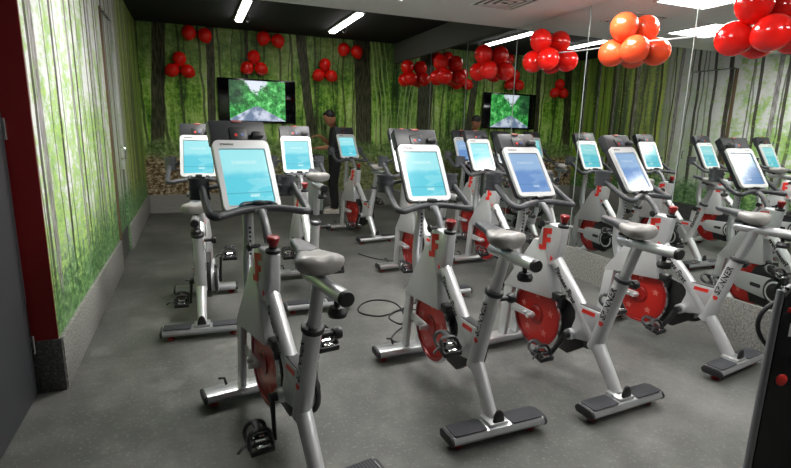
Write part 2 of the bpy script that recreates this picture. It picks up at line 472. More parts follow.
def tag(o, label, cat, group=None):
    o['label'] = label; o['category'] = cat
    if group: o['group'] = group
    return o
def empty(name, loc=(0, 0, 0), rz=0.0):
    o = bpy.data.objects.new(name, None)
    o.empty_display_size = 0.1
    COL.objects.link(o); o.location = loc; o.rotation_euler = (0, 0, rz)
    return o
def struct(o):
    o['kind'] = 'structure'
    return o
def copy_tree(o, parent=None):
    c = o.copy(); COL.objects.link(c)
    if parent: c.parent = parent
    for ch in list(o.children): copy_tree(ch, c)
    return c
def axis_mat(p, d):
    """matrix that puts +z along d at p"""
    q = Vector((0, 0, 1)).rotation_difference(Vector(d).normalized())
    m = q.to_matrix().to_4x4(); m.translation = Vector(p)
    return m

def text_mesh(s, size, align='CENTER', shear=0.0):
    """lettering as a flat mesh: returns (verts, faces) lying in xy, baseline along x"""
    cu = bpy.data.curves.new('lettering', 'FONT')
    cu.body = s; cu.size = size; cu.align_x = align; cu.align_y = 'CENTER'; cu.shear = shear
    cu.resolution_u = 2; cu.offset = size * 0.03
    o = bpy.data.objects.new('lettering', cu); COL.objects.link(o)
    dg = bpy.context.evaluated_depsgraph_get(); dg.update()
    me = bpy.data.meshes.new_from_object(o.evaluated_get(dg))
    vs = [v.co.copy() for v in me.vertices]; fs = [tuple(p.vertices) for p in me.polygons]
    bpy.data.objects.remove(o); bpy.data.curves.remove(cu); bpy.data.meshes.remove(me)
    return vs, fs
def wrap_text(mb, s, size, p0, along, outv, rad, shift=0.0, align='CENTER', shear=0.0, lift=0.0012):
    """letters wrapped on a round tube: `along` = reading direction, outv = side they face"""
    vs, fs = text_mesh(s, size, align, shear)
    a = Vector(along).normalized(); o = Vector(outv); o = (o - a * o.dot(a)).normalized()
    b = o.cross(a)          # up direction of the letters
    idx = []
    for v in vs:
        th = v.y / rad if rad else 0
        if rad: q = Vector(p0) + a * (v.x + shift) + o * (rad + lift) * math.cos(th) + b * (rad + lift) * math.sin(th)
        else: q = Vector(p0) + a * (v.x + shift) + b * v.y + o * lift
        idx.append(mb.bm.verts.new(q))
    for f in fs:
        try: mb.bm.faces.new([idx[i] for i in f])
        except ValueError: pass
    return mb

# ------------------------------------------------------------------ the setting
def slab(name, lo, hi, mat):
    c = [(a + b) / 2 for a, b in zip(lo, hi)]; s = [b - a for a, b in zip(lo, hi)]
    return struct(MB().box(c, s).build(name, mat))
XN = -0.835                      # face of the nearer stretch of the left wall
slab('floor', (-1.3, -1.6, -0.1), (4.0, 9.2, 0.0), 'floor')
slab('wall_back', (-1.0, YB, 0), (XR + 0.3, YB + 0.15, 3.1), 'mural_b')
D0, D1 = 5.48, 6.28              # the papered door in the left wall
w = MB()
w.box((XL - 0.06, (YN + D0) / 2, 1.55), (0.12, D0 - YN, 3.1))
w.box((XL - 0.06, (D1 + YB) / 2, 1.55), (0.12, YB - D1, 3.1))
w.box((XL - 0.06, (D0 + D1) / 2, 2.78), (0.12, D1 - D0, 0.64))
struct(w.build('wall_left', 'mural_l'))
d = MB().box((XL - 0.05, (D0 + D1) / 2, 1.23), (0.06, D1 - D0 - 0.03, 2.43), 0.004).build('door_2', 'mural_l')
struct(d)
hm = MB().tube([(XL - 0.01, D1 - 0.1, 1.16), (XL + 0.03, D1 - 0.1, 1.16), (XL + 0.03, D1 - 0.1, 1.04), (XL - 0.01, D1 - 0.1, 1.04)], 0.008, 8)
hm.build('door_handle', 'chrome', d)
MB().box((XL - 0.018, (D0 + D1) / 2, 0.15), (0.012, D1 - D0 - 0.03, 0.28)).build('kick_plate', 'granite_d', d)
struct(MB().box((XL + 0.006, D0 - 0.02, 1.22), (0.02, 0.05, 2.44), 0.004).build('trim_1', plain('brown_door_trim', srgb(112, 92, 70), 0.6)))
w = MB()
w.box((XL + 0.008, (YN + 0.005 + D0 - 0.05) / 2, BH / 2), (0.024, D0 - 0.05 - YN - 0.005, BH), 0.003)
w.box((XL + 0.008, (D1 + 0.02 + YB) / 2, BH / 2), (0.024, YB - D1 - 0.02, BH), 0.003)
struct(w.build('baseboard_left', 'granite'))
struct(MB().box(((XL + XN) / 2 + 0.004, YN - 0.006, BH / 2), (XL - XN + 0.02, 0.02, BH), 0.002).build('baseboard_front', 'granite_d'))
struct(MB().box(((XL + XN) / 2 - 0.001, YN - 0.004, (BH + 3.0) / 2), (XL - XN + 0.004, 0.012, 3.0 - BH)).build('trim_2', 'jambred'))
slab('wall_left_entry', (XN - 0.15, -1.6, 0), (XN - 0.03, YN - 0.002, 3.1), 'wallgrey')
dm = MB().box((XN - 0.012, 1.94, 1.12), (0.03, 1.96, 2.22), 0.004).build('door_1', 'doorgrey')
struct(dm)
hg = MB()
for zz in (0.28, 1.38): hg.tube([(XN + 0.006, YN - 0.016, zz - 0.05), (XN + 0.006, YN - 0.016, zz + 0.05)], 0.007, 10)
hg.build('hinge', 'chrome', dm)
slab('wall_front', (-1.3, -1.75, 0), (4.0, -1.6, 3.1), 'wallgrey')
slab('wall_right', (XR + 0.012, -1.6, 0), (XR + 0.2, YB, 3.1), 'bulk')
slab('baseboard_right', (XR - 0.01, -1.6, 0), (XR + 0.02, YB, BH), 'granite')
slab('baseboard_back', (XL, YB - 0.022, 0), (XR - 0.01, YB + 0.01, BH), 'granite')
slab('ceiling', (-1.3, -1.6, ZW), (XR + 0.02, YS, ZW + 0.12), 'ceil')
slab('ceiling_back', (-1.3, YS - 0.4, ZD), (XR + 0.3, YB + 0.1, ZD + 0.1), 'darkceil')
slab('trim_3', (XR - 0.03, YS, ZW), (XR + 0.02, YB, ZD), 'bulk')   # bulkhead above the mirrors

# mirrors: one sheet per panel, pale ground edges between them
seams = [1.72, 2.843, 3.962, 5.112, 6.25, 7.38, 8.86]
names = ['tall wall mirror panel nearest the camera beside the black stand',
         'tall wall mirror panel behind the nearest right bike, with the largest red balloons',
         'tall wall mirror panel carrying the orange balloon cluster',
         'tall wall mirror panel between orange balloons and the television reflection',
         'tall wall mirror panel reflecting the lit television',
         'tall wall mirror panel at the far corner by the back wall']
ends = [-1.58] + seams[1:]
for i in range(6):
    y0, y1 = ends[i], ends[i + 1]
    o = MB().box((XR + 0.004, (y0 + y1) / 2, (BH + ZW) / 2), (0.008, y1 - y0 - 0.004, ZW - BH - 0.002)).build('mirror', 'mirror')
    tag(o, names[i], 'mirror', 'mirror panels along the right wall')
for i, yy in enumerate(ends[1:-1]):
    struct(MB().box((XR - 0.0005, yy, (BH + ZW) / 2), (0.005, 0.006, ZW - BH)).build('trim_%d' % (i + 4), 'seam'))

# ------------------------------------------------------------------ lights of the room
def panel_light(x, y, label):
    e = empty('ceiling_light', (x, y, ZW)); tag(e, label, 'light', 'square ceiling panels')
    f = MB()
    for sx in (-1, 1):
        f.box((sx * 0.305, 0, -0.006), (0.02, 0.63, 0.014), 0.002)
        f.box((0, sx * 0.305, -0.006), (0.59, 0.02, 0.014), 0.002)
    f.build('frame', 'pale', e)
    MB().box((0, 0, -0.004), (0.59, 0.59, 0.006)).build('diffuser', 'panel_e', e)
panel_light(2.84, 3.28, 'square white ceiling light reflected at the top of the mirror')
panel_light(1.55, 4.25, 'square white ceiling light reflected behind the large red balloons')
panel_light(0.45, 3.8, 'square white ceiling light nearest the forest mural on the left')
panel_light(1.5, 1.9, 'square white ceiling light over the middle of the front row')
panel_light(2.9, 0.6, 'square white ceiling light over the black display stand')
def tube_light(x, y, label, L=1.25):
    e = empty('tube_light', (x, y, ZD)); tag(e, label, 'light', 'tube lights in the dark ceiling')
    MB().box((0, 0, -0.012), (0.13, L + 0.06, 0.025), 0.004).build('housing', 'pale', e)
    MB().prism([(-0.052, 0), (0.052, 0), (0.04, -0.03), (-0.04, -0.03)], 1, -L / 2, L / 2, 0.004).build('diffuser', 'tube_e', e, (0, 0, -0.02))
    w = MB().tube([(0.1, 0.3, 0.0), (0.13, 0.34, -0.05), (0.1, 0.42, -0.08), (0.09, 0.5, 0.0)], 0.006, 6, 4)
    w.build('cable', 'cable', e)
tube_light(0.71, 7.35, 'white tube light in the dark ceiling, left one')
tube_light(2.14, 7.45, 'white tube light in the dark ceiling, right one', 1.45)
v = empty('ceiling_vent', (2.72, 4.2, ZW)); tag(v, 'square white air vent in the pale ceiling', 'vent')
f = MB()
for k, s in enumerate((0.23, 0.17, 0.11, 0.05)):
    for sx in (-1, 1):
        f.box((sx * s, 0, -0.006 - 0.003 * k), (0.02, 2 * s + 0.02, 0.01)); f.box((0, sx * s, -0.006 - 0.003 * k), (2 * s - 0.02, 0.02, 0.01))
f.build('grille', 'ceil', v)
MB().box((0, 0, -0.002), (0.44, 0.44, 0.003)).build('backing', 'black', v)

# ------------------------------------------------------------------ spin bike
def stadium(y0, z0, r0, y1, z1, r1, n=10):
    """outline round two circles, in (y, z)"""
    a = math.atan2(z1 - z0, y1 - y0)
    pts = [(y1 + r1 * math.cos(a - PI / 2 + PI * k / n), z1 + r1 * math.sin(a - PI / 2 + PI * k / n)) for k in range(n + 1)]
    pts += [(y0 + r0 * math.cos(a + PI / 2 + PI * k / n), z0 + r0 * math.sin(a + PI / 2 + PI * k / n)) for k in range(n + 1)]
    return pts
def rrect(w, h, r, n=5, cx=0, cy=0):
    out = []
    for sx, sy, a0 in ((1, 1, 0), (-1, 1, 90), (-1, -1, 180), (1, -1, 270)):
        for k in range(n + 1):
            a = R(a0 + 90 * k / n)
            out.append((cx + sx * (w / 2 - r) + r * math.cos(a), cy + sy * (h / 2 - r) + r * math.sin(a)))
    return out

BBY, BBZ = 0.35, 0.30           # crank axle
WY, WZ, WR = 0.665, 0.305, 0.215  # flywheel
def foot_profile(d, z0, z1):
    return [(-d / 2, z0 + 0.016), (-d / 2 + 0.012, z0), (d / 2 - 0.012, z0), (d / 2, z0 + 0.016), (d / 2, z1 - 0.022), (d / 2 - 0.012, z1 - 0.005), (d / 2 - 0.03, z1), (-d / 2 + 0.03, z1), (-d / 2 + 0.012, z1 - 0.005), (-d / 2, z1 - 0.022)]

def make_bike():
    b = empty('spin_bike')
    # frame: one diagonal beam from the head to the rear foot
    f = MB()
    f.tube([(0, 0.575, 0.715), (0, 0.335, 0.475), (0, 0.205, 0.325), (0, 0.03, 0.085)], [0.04, 0.041, 0.042, 0.036], 16, squash=((1, 0, 0), 0.85))
    f.prism([(0.345, 0.49), (0.115, 0.49), (0.15, 0.36), (0.22, 0.30), (0.345, 0.275), (0.365, 0.31), (0.335, 0.40)], 0, -0.03, 0.03, 0.008)
    f.tube([(-0.055, BBY, BBZ), (0.055, BBY, BBZ)], 0.032, 16)
    f.build('frame', 'silver', b)
    MB().box((0, 0.235, 0.4905), (0.05, 0.2, 0.007), 0.003).build('frame_pad', 'rubber', b)
    s = MB()
    s.tube([(0, 0.205, 0.27), (0, 0.074, 0.70)], [0.042, 0.038], 18, squash=((1, 0, 0), 0.92))
    st = s.build('seat_tube', 'silver', b)
    d = Vector((0, 0.074 - 0.205, 0.70 - 0.27)).normalized()
    MB().lathe([(0.035, 0), (0.0435, 0), (0.044, 0.014), (0.04, 0.02), (0.028, 0.022)], 20, axis_mat((0, 0.077, 0.69), d)).build('collar', 'rubber', st)
    MB().tube([(0.04, 0.088, 0.655), (0.09, 0.083, 0.655)], [0.012, 0.012], 10).lathe([(0, 0), (0.02, 0), (0.026, 0.012), (0.024, 0.03), (0, 0.034)], 14, axis_mat((0.085, 0.083, 0.655), (1, 0, 0))).build('seat_knob', 'black', st)
    for sd in (-1, 1):
        tx = MB(); tr = MB()
        # reads upward along the tube on the left side, downward on the right side
        al = d if sd < 0 else -d
        p = Vector((0, 0.205, 0.27)) + d * 0.285
        wrap_text(tx, 'SPINNER', 0.05, p, al, (sd, 0, 0), 0.0375, 0.014, 'CENTER', 0.05)
        wrap_text(tr, 'e', 0.056, p, al, (sd, 0, 0), 0.0375, -0.112, 'CENTER', 0.15)
        tx.build('lettering', 'ink', st); tr.build('initial', 'redmark', st)
    # head and fairing
    h = MB()
    h.prism([(0.485, 0.885), (0.59, 0.90), (0.635, 0.885), (0.665, 0.77), (0.60, 0.63), (0.53, 0.66), (0.505, 0.74)], 0, -0.05, 0.05, 0.012, 3, taper=[0.5, 0.84, 1.0, 1.1, 0.88, 0.64, 0.56])
    hd = h.build('head', 'silver', b)
    for sd in (-1, 1):
        fl = MB()
        L = lambda q: [(0.622 - y, 0.735 + z) for y, z in q]
        for q in (((0.0, 0.0), (0.03, 0.004), (0.03, 0.135), (0.0, 0.131)), ((0.03, 0.10), (0.062, 0.104), (0.062, 0.139), (0.03, 0.135)), ((0.03, 0.05), (0.058, 0.054), (0.058, 0.084), (0.03, 0.08)), ((-0.022, 0.0), (0.0, 0.0), (0.0, 0.03), (-0.022, 0.03))):
            P4 = [(sd * (0.0262 + (y - 0.485) * 0.165), y, z) for y, z in L(q)]
            fl.quad(*[Vector(v) + Vector((sd * 0.0016, 0, 0)) for v in P4])
        fl.build('emblem', 'redmark', hd, fix=False)
    MB().prism([(0.62, 0.80), (0.70, 0.79), (0.935, 0.43), (0.52, 0.455), (0.565, 0.64)], 0, -0.072, 0.072, 0.012, 2, taper=[0.66, 0.72, 1.05, 0.72, 0.62]).build('fairing', 'silver', b)
    a = Vector((0, 0.335 - 0.575, 0.475 - 0.715)).normalized()
    for sd in (-1, 1):
        tx = MB(); tr = MB()
        al = a if sd < 0 else -a
        p = Vector((0, 0.575, 0.715)) + a * 0.2
        wrap_text(tx, 'Fitness First', 0.048, p, al, (sd, 0, 0), 0.0365, 0.01, 'CENTER', 0.0)
        tr.prism([(0.56, 0.675), (0.585, 0.70), (0.565, 0.72), (0.54, 0.695)], 0, sd * 0.033, sd * 0.0372)
        tx.build('lettering', 'ink', b); tr.build('emblem', 'redmark', b)
    for sd in (-1, 1): MB().prism([(0.20, 0.452), (0.29, 0.452), (0.285, 0.475), (0.195, 0.475)], 0, sd * 0.029, sd * 0.0312).build('nameplate', 'redmark', b)
    # fork and flywheel
    f = MB()
    for sd in (-1, 1):
        f.prism([(0.845, 0.46), (0.925, 0.45), (0.965, 0.08), (0.895, 0.08)], 0, sd * 0.035, sd * 0.068, 0.01)
        f.prism([(0.655, 0.325), (0.90, 0.33), (0.91, 0.275), (0.655, 0.285)], 0, sd * 0.036, sd * 0.05, 0.004)
        f.tube([(sd * 0.03, WY, WZ), (sd * 0.085, WY, WZ)], 0.014, 10)
        f.tube([(sd * 0.04, 0.72, WZ + 0.0), (sd * 0.075, 0.72, WZ + 0.0)], 0.011, 8)
    f.build('fork', 'silver', b)
    ax = axis_mat((0, 0, 0), (1, 0, 0))
    w = MB().lathe([(0.0, -0.012), (0.05, -0.016), (0.055, -0.01), (WR - 0.03, -0.008), (WR - 0.027, -0.014), (WR - 0.012, -0.014), (WR - 0.012, 0.014), (WR - 0.027, 0.014), (WR - 0.03, 0.008), (0.055, 0.01), (0.05, 0.016), (0.0, 0.012)], 48, ax)
    w = w.build('flywheel', 'wheel', b, (0, WY, WZ))
    MB().lathe([(WR - 0.013, -0.015), (WR - 0.002, -0.013), (WR, -0.006), (WR, 0.006), (WR - 0.002, 0.013), (WR - 0.013, 0.015), (WR - 0.013, -0.015)], 48, ax).build('rim', 'chrome', w)
    for k in range(5):
        th = 2 * PI * k / 5 + 0.3
        cy, cz = 0.125 * math.cos(th), 0.125 * math.sin(th)
        star = [(cy + (0.026 if q % 2 == 0 else 0.011) * math.cos(th + PI * q / 5), cz + (0.026 if q % 2 == 0 else 0.011) * math.sin(th + PI * q / 5)) for q in range(10)]
        MB().prism(star, 0, -0.0105, 0.0105).build('emblem', 'pr', w)
    MB().box((0, 0.50, 0.47), (0.06, 0.07, 0.05), 0.01).box((0, 0.475, 0.44), (0.045, 0.03, 0.07), 0.008).build('brake', 'black', b)
    # chain cover on the right-hand side, its dark back plate and the pulley cover
    MB().prism(stadium(BBY, BBZ, 0.088, WY, WZ, 0.07), 0, 0.062, 0.088, 0.008).build('chain_cover', 'silver', b)
    MB().prism([(0.34, 0.44), (0.50, 0.475), (0.58, 0.44), (0.64, 0.30), (0.58, 0.15), (0.42, 0.14), (0.30, 0.23)], 0, 0.022, 0.062, 0.006).build('drive_plate', 'black', b)
    pc = MB().lathe([(0.0, 0.026), (0.055, 0.024), (0.098, 0.018), (0.108, 0.006), (0.108, 0.0), (0.0, 0.0)], 36, axis_mat((0.088, BBY, BBZ), (1, 0, 0))).build('pulley_cover', 'black', b)
    MB().lathe([(0.066, 0.024), (0.074, 0.0265), (0.082, 0.0222), (0.074, 0.018)], 36, axis_mat((0.088, BBY, BBZ), (1, 0, 0))).build('pulley_ring', 'pale', pc)
    MB().prism(rrect(0.09, 0.03, 0.012, 4, 0.53, 0.302), 0, 0.087, 0.0895).build('cover_slot', 'black', b)
    # feet
    def foot(name, y, width, depth):
        o = MB().prism([(p[0] + y, p[1]) for p in foot_profile(depth, 0.038, 0.083)], 0, -width / 2 + 0.016, width / 2 - 0.016).build(name, 'alu', b)
        for sd in (-1, 1):
            MB().prism([(p[0] + y, p[1]) for p in foot_profile(depth + 0.004, 0.036, 0.085)], 0, sd * (width / 2 - 0.017), sd * width / 2, 0.006).build('end_cap', 'rubber', o)
        return o
    ff = foot('front_foot', 0.935, 0.51, 0.125)
    rf = foot('rear_foot', 0.0, 0.525, 0.12)
    for sd in (-1, 1):
        MB().prism(rrect(0.175, 0.098, 0.012, 3, sd * 0.155, 0.0), 2, 0.0825, 0.088, 0.002).build('foot_pad', 'pad', rf)
        for o, y in ((ff, 0.935), (rf, 0.0)):
            MB().lathe([(0, 0.0), (0.022, 0.0), (0.026, 0.006), (0.022, 0.014), (0.012, 0.02), (0.012, 0.04), (0, 0.04)], 14, axis_mat((sd * 0.2, y, 0.0), (0, 0, 1))).build('levelling_foot', 'red', o)
    MB().box((0, 0.01, 0.089), (0.105, 0.1, 0.02), 0.008).build('bracket', 'alu', rf)
    lug = [(0.03 * math.cos(PI * k / 8), 0.075 * math.sin(PI * k / 8)) for k in range(9)]
    MB().prism([(p[0], p[1] + 0.085) for p in lug], 1, -0.035, -0.02, 0.004).build('boot', 'black', rf)
    MB().tube([(-0.13, 0.945, 0.09), (-0.135, 0.965, 0.12), (-0.165, 0.965, 0.125)], 0.007, 8).build('adjuster', 'black', ff)
    # seat post, slider, saddle
    u = Vector((0, -0.143, 0.465)).normalized()
    MB().tube([(0, 0.08, 0.67), (0, 0.01, 0.893)], 0.028, 16, squash=((1, 0, 0), 0.85)).build('seat_post', 'alu', b)
    sl = MB().tube([(0, 0.125, 0.893), (0, 0.115, 0.895), (0, -0.195, 0.895)], [0.018, 0.026, 0.026], 16).build('seat_slider', 'alu', b)
    MB().lathe([(0.0, 0), (0.027, 0), (0.0285, 0.010), (0.024, 0.02), (0.0, 0.024)], 16, axis_mat((0, -0.193, 0.895), (0, -1, 0))).build('end_cap', 'black', sl)
    MB().tube([(0, -0.13, 0.88), (0, -0.135, 0.84)], 0.01, 10).lathe([(0, 0), (0.03, 0.004), (0.034, 0.02), (0.026, 0.036), (0, 0.038)], 14, axis_mat((0, -0.137, 0.812), (0, 0.0, 1))).build('slider_knob', 'black', sl)
    MB().tube([(0, 0.06, 0.905), (0, 0.06, 0.94)], 0.02, 12).box((0, 0.06, 0.93), (0.045, 0.12, 0.014), 0.004).build('seat_clamp', 'black', sl)
    # saddle: lofted nose to tail
    sec = [(0.235, 0.010, 0.010, 0.990), (0.225, 0.021, 0.017, 0.990), (0.18, 0.029, 0.022, 0.988), (0.12, 0.034, 0.025, 0.981), (0.06, 0.048, 0.029, 0.972), (0.01, 0.070, 0.034, 0.967), (-0.03, 0.083, 0.038, 0.966), (-0.065, 0.083, 0.039, 0.967), (-0.09, 0.068, 0.035, 0.966), (-0.104, 0.036, 0.022, 0.963)]
    sec = [(0.24 - (0.235 - q[0]) * 0.84, q[1] * 1.05, q[2], q[3]) for q in sec]
    n = 20
    for nm, part in (('saddle', 0),):
        m = MB(); rings = []
        for y, hw, hh, zc in sec:
            ring = []
            for k in range(n):
                th = 2 * PI * k / n
                cx, sz = math.cos(th), math.sin(th)
                x = hw * math.copysign(abs(cx) ** 0.8, cx)
                zz = hh * (math.copysign(abs(sz) ** 0.8, sz)) * (0.75 if sz > 0 else 1.15)
                if sz > 0: zz -= 0.010 * math.exp(-(x / 0.02) ** 2) * (1 if -0.11 < y < 0.2 else 0)
                ring.append(m.bm.verts.new((x, y, zc + zz)))
            rings.append(ring)
        for r0, r1 in zip(rings, rings[1:]):
            for k in range(n): m.bm.faces.new((r0[k], r0[(k + 1) % n], r1[(k + 1) % n], r1[k]))
        m.bm.faces.new(rings[0]); m.bm.faces.new(rings[-1][::-1])
        sd = m.build('saddle', 'seat', b, angle=60)
    # dark top panel of the saddle follows the same loft just above it
    m = MB(); rings = []
    for y, hw, hh, zc in sec[0:5]:
        ring = []
        for k in range(13):
            th = R(-20 + 220 * k / 12)
            cx, sz = math.cos(th), math.sin(th)
            x = hw * math.copysign(abs(cx) ** 0.8, cx)
            zz = hh * (math.copysign(abs(sz) ** 0.8, sz)) * (0.75 if sz > 0 else 1.15)
            if sz > 0: zz -= 0.010 * math.exp(-(x / 0.02) ** 2) * (1 if -0.11 < y < 0.2 else 0)
            ring.append(m.bm.verts.new((x * 1.06, y + (0.0015 if y > 0.236 else 0), zc + zz * 1.06 + 0.001)))
        rings.append(ring)
    for r0, r1 in zip(rings, rings[1:]):
        for k in range(12): m.bm.faces.new((r0[k], r0[k + 1], r1[k + 1], r1[k]))
    m.build('saddle_nose', 'seatdark', sd, angle=60)
    # handlebar post, knob, bar
    MB().tube([(0, 0.60, 0.87), (0, 0.645, 0.945), (0, 0.69, 0.985), (0, 0.725, 0.99)], [0.02, 0.019, 0.019, 0.019], 14, 3).box((0, 0.722, 0.99), (0.06, 0.045, 0.034), 0.01).build('handlebar_post', 'pewter', b)
    k = MB().lathe([(0, 0), (0.032, 0), (0.032, 0.014), (0.018, 0.02), (0.018, 0.03)], 16, axis_mat((0, 0.515, 0.885), (0, -0.1, 1))).build('knob_base', 'black', b)
    MB().lathe([(0.012, 0), (0.018, 0.004), (0.02, 0.012), (0.027, 0.03), (0.028, 0.042), (0.022, 0.048), (0, 0.05)], 18, axis_mat((0, 0.512, 0.912), (0, -0.1, 1))).build('resistance_knob', 'red', k)
    MB().tube([(-0.03, 0.60, 0.90), (-0.075, 0.60, 0.90)], 0.009, 8).lathe([(0, 0), (0.018, 0), (0.022, 0.012), (0, 0.024)], 12, axis_mat((-0.07, 0.6, 0.9), (-1, 0, 0))).build('post_knob', 'black', b)
    hb = MB()
    half = [(0.0, 0.725, 1.005), (0.08, 0.71, 1.003), (0.15, 0.685, 0.995), (0.20, 0.665, 0.988), (0.224, 0.69, 0.992), (0.226, 0.75, 1.015), (0.222, 0.83, 1.06), (0.22, 0.885, 1.09)]
    pts = [(-p[0], p[1], p[2]) for p in half[::-1]] + half[1:]
    hb.tube(pts, 0.0175, 12, 4)
    hb = hb.build('handlebar', 'grip', b)
    MB().tube([(-0.075, 0.72, 1.015), (-0.075, 0.745, 1.018), (-0.05, 0.77, 1.022), (0.05, 0.77, 1.022), (0.075, 0.745, 1.018), (0.075, 0.72, 1.015)], 0.012, 10, 3).build('inner_loop', 'grip', hb)
    MB().box((0, 0.735, 1.03), (0.05, 0.045, 0.022), 0.008).build('bar_clamp', 'black', hb)
    # bottle holders on the bar ends
    for sd in (-1, 1):
        m = MB()
        A = []
        for k in range(13):
            th = R(-125 + 250 * k / 12)
            A.append((math.cos(th), math.sin(th)))
        cx, cy, cz = sd * 0.205, 0.925, 1.115
        outl = [(cx + 0.052 * sd * a, cy + 0.05 * c2) for a, c2 in A] + [(cx + 0.044 * sd * a, cy + 0.042 * c2) for a, c2 in A[::-1]]
        m.prism(outl, 2, cz - 0.05, cz + 0.045)
        for zz in (-0.045, 0.0, 0.04):
            o2 = [(cx + 0.056 * sd * a, cy + 0.054 * c2) for a, c2 in A] + [(cx + 0.05 * sd * a, cy + 0.048 * c2) for a, c2 in A[::-1]]
            m.prism(o2, 2, cz + zz - 0.007, cz + zz + 0.007)
        m.prism([(cx + 0.042 * math.cos(2 * PI * k / 16), cy + 0.042 * math.sin(2 * PI * k / 16)) for k in range(16)], 2, cz - 0.054, cz - 0.046)
        m.tube([(sd * 0.22, 0.88, 1.09), (sd * 0.17, 0.935, 1.11), (sd * 0.1, 0.955, 1.12)], 0.012, 8)
        m.build('bottle_holder', 'holder', b)
    # perforated mast behind the console
    ms = MB().tube([(0, 0.87, 0.54), (0, 0.90, 0.64), (0, 0.905, 0.74), (0, 0.885, 0.90), (0, 0.90, 1.02), (0, 0.945, 1.16)], [0.03, 0.03, 0.027, 0.024, 0.024, 0.024], 14, 4, squash=((1, 0, 0), 1.1)).build('console_mast', 'alu', b)
    hl = MB()
    for k in range(7): hl.tube([(0, 0.873 - 0.0012 * k - 0.0, 0.80 + 0.022 * k), (0, 0.866 - 0.0012 * k, 0.80 + 0.022 * k)], 0.006, 8)
    hl.build('adjustment_holes', 'ink', ms)
    # console, built upright about its centre then tilted
    tilt = R(-29)
    cc = Vector((0, 0.865, 1.185))
    co = MB().prism(rrect(0.262, 0.37, 0.03, 5), 1, 0.0, 0.045, 0.008)
    co.prism(rrect(0.27, 0.115, 0.007, 3, 0, 0.216), 1, -0.010, 0.05, 0.004)
    co.box((0, 0.055, -0.02), (0.13, 0.05, 0.2), 0.014)
    co = co.build('console', 'header', b, cc, (tilt, 0, 0))
    # bezel as a ring
    m = MB()
    o1 = rrect(0.27, 0.36, 0.03, 5, 0, -0.014); i1 = rrect(0.222, 0.288, 0.008, 5, 0, -0.022)
    N = len(o1)
    def bez(y): return ([m.bm.verts.new((p[0], y, p[1])) for p in o1], [m.bm.verts.new((p[0], y, p[1])) for p in i1])
    Of, If = bez(-0.016); Ob, Ib = bez(0.004)
    for k in range(N):
        j = (k + 1) % N
        m.bm.faces.new((Of[k], Of[j], If[j], If[k])); m.bm.faces.new((Of[k], Ob[k], Ob[j], Of[j])); m.bm.faces.new((If[k], If[j], Ib[j], Ib[k])); m.bm.faces.new((Ob[k], Ib[k], Ib[j], Ob[j]))
    bz = m.build('bezel', 'pale', co)
    tx = MB(); wrap_text(tx, 'SPINNING', 0.014, (-0.07, -0.0165, 0.142), (1, 0, 0), (0, -1, 0), 0)
    tx.build('lettering', 'ink', bz)
    sc = MB().prism([(p[0], p[1] + 0.02) for p in rrect(0.216, 0.282, 0.006, 3, 0, -0.022)], 1, -0.004, 0.002).build('screen', 'screen', co, (0, -0.0045, -0.02))
    MB().prism(rrect(0.230, 0.296, 0.01, 3, 0, -0.022), 1, -0.0035, -0.0005).build('gasket', 'ink', co)
    hp = MB().prism(rrect(0.085, 0.07, 0.01, 3, -0.004, 0.2), 1, -0.018, -0.01, 0.003).build('control_panel', 'black', co)
    MB().prism(rrect(0.05, 0.012, 0.005, 3, -0.002, 0.268), 1, -0.016, 0.02, 0.002).build('sensor', plain('copper_print', srgb(150, 82, 70), 0.4), co)
    MB().prism(rrect(0.014, 0.014, 0.004, 3, -0.018, 0.192), 1, -0.0205, -0.017).build('button', 'redmark', hp)
    MB().prism(rrect(0.014, 0.014, 0.004, 3, 0.014, 0.195), 1, -0.0205, -0.017).build('button', plain('blue_button', srgb(70, 90, 150), 0.4), hp)
    MB().box((0.085, -0.026, 0.19), (0.06, 0.035, 0.03), 0.01).build('tray', 'black', co)
    # cranks with pedals; each crank turns about the axle
    for sd in (-1, 1):
        m = MB()
        xx = 0.075 if sd < 0 else 0.125
        m.tube([(sd * (xx - 0.03), 0, 0), (sd * (xx + 0.012), 0, 0)], 0.02, 14)
        m.tube([(sd * xx, 0, 0), (sd * (xx + 0.006), 0.08, 0), (sd * (xx + 0.012), 0.17, 0)], [0.019, 0.016, 0.014], 10, squash=((1, 0, 0), 0.6))
        cr = m.build('crank', 'black', b, (0, BBY, BBZ), angle=50)
        px = sd * (xx + 0.075)
        p = MB()
        p.tube([(sd * -0.06, 0, 0), (sd * 0.045, 0, 0)], 0.009, 10)
        for s2 in (-1, 1):
            p.box((0, s2 * 0.042, 0.0), (0.095, 0.01, 0.026), 0.003)
            p.box((s2 * 0.045, 0, 0.0), (0.009, 0.09, 0.024), 0.003)
        p.box((0, 0, 0.0), (0.05, 0.035, 0.026), 0.008)
        pd = p.build('pedal', 'black', cr, (px, 0.17, 0))
        q = MB()
        q.tube([(-0.043, 0.03, 0.0), (-0.045, 0.07, 0.012), (-0.03, 0.088, 0.034), (0, 0.09, 0.042), (0.03, 0.088, 0.034), (0.045, 0.07, 0.012), (0.043, 0.03, 0.0)], 0.009, 8, 3)
        q.tube([(-0.048, -0.02, 0.005), (-0.045, 0.01, 0.035), (-0.025, 0.025, 0.05), (0.025, 0.025, 0.05), (0.045, 0.01, 0.035), (0.048, -0.02, 0.005)], 0.008, 8, 3, squash=((0, 1, 0), 1.6))
        q.tube([(0, 0.09, 0.042), (0, 0.055, 0.05), (0, 0.025, 0.05)], 0.010, 8, squash=((1, 0, 0), 1.6))
        q.tube([(-0.05, 0.0, 0.02), (-0.075, -0.02, 0.03), (-0.10, -0.03, 0.015)], 0.006, 6, 3)
        q.build('toe_cage', 'black', cr, (px, 0.17, 0))
        z = MB()
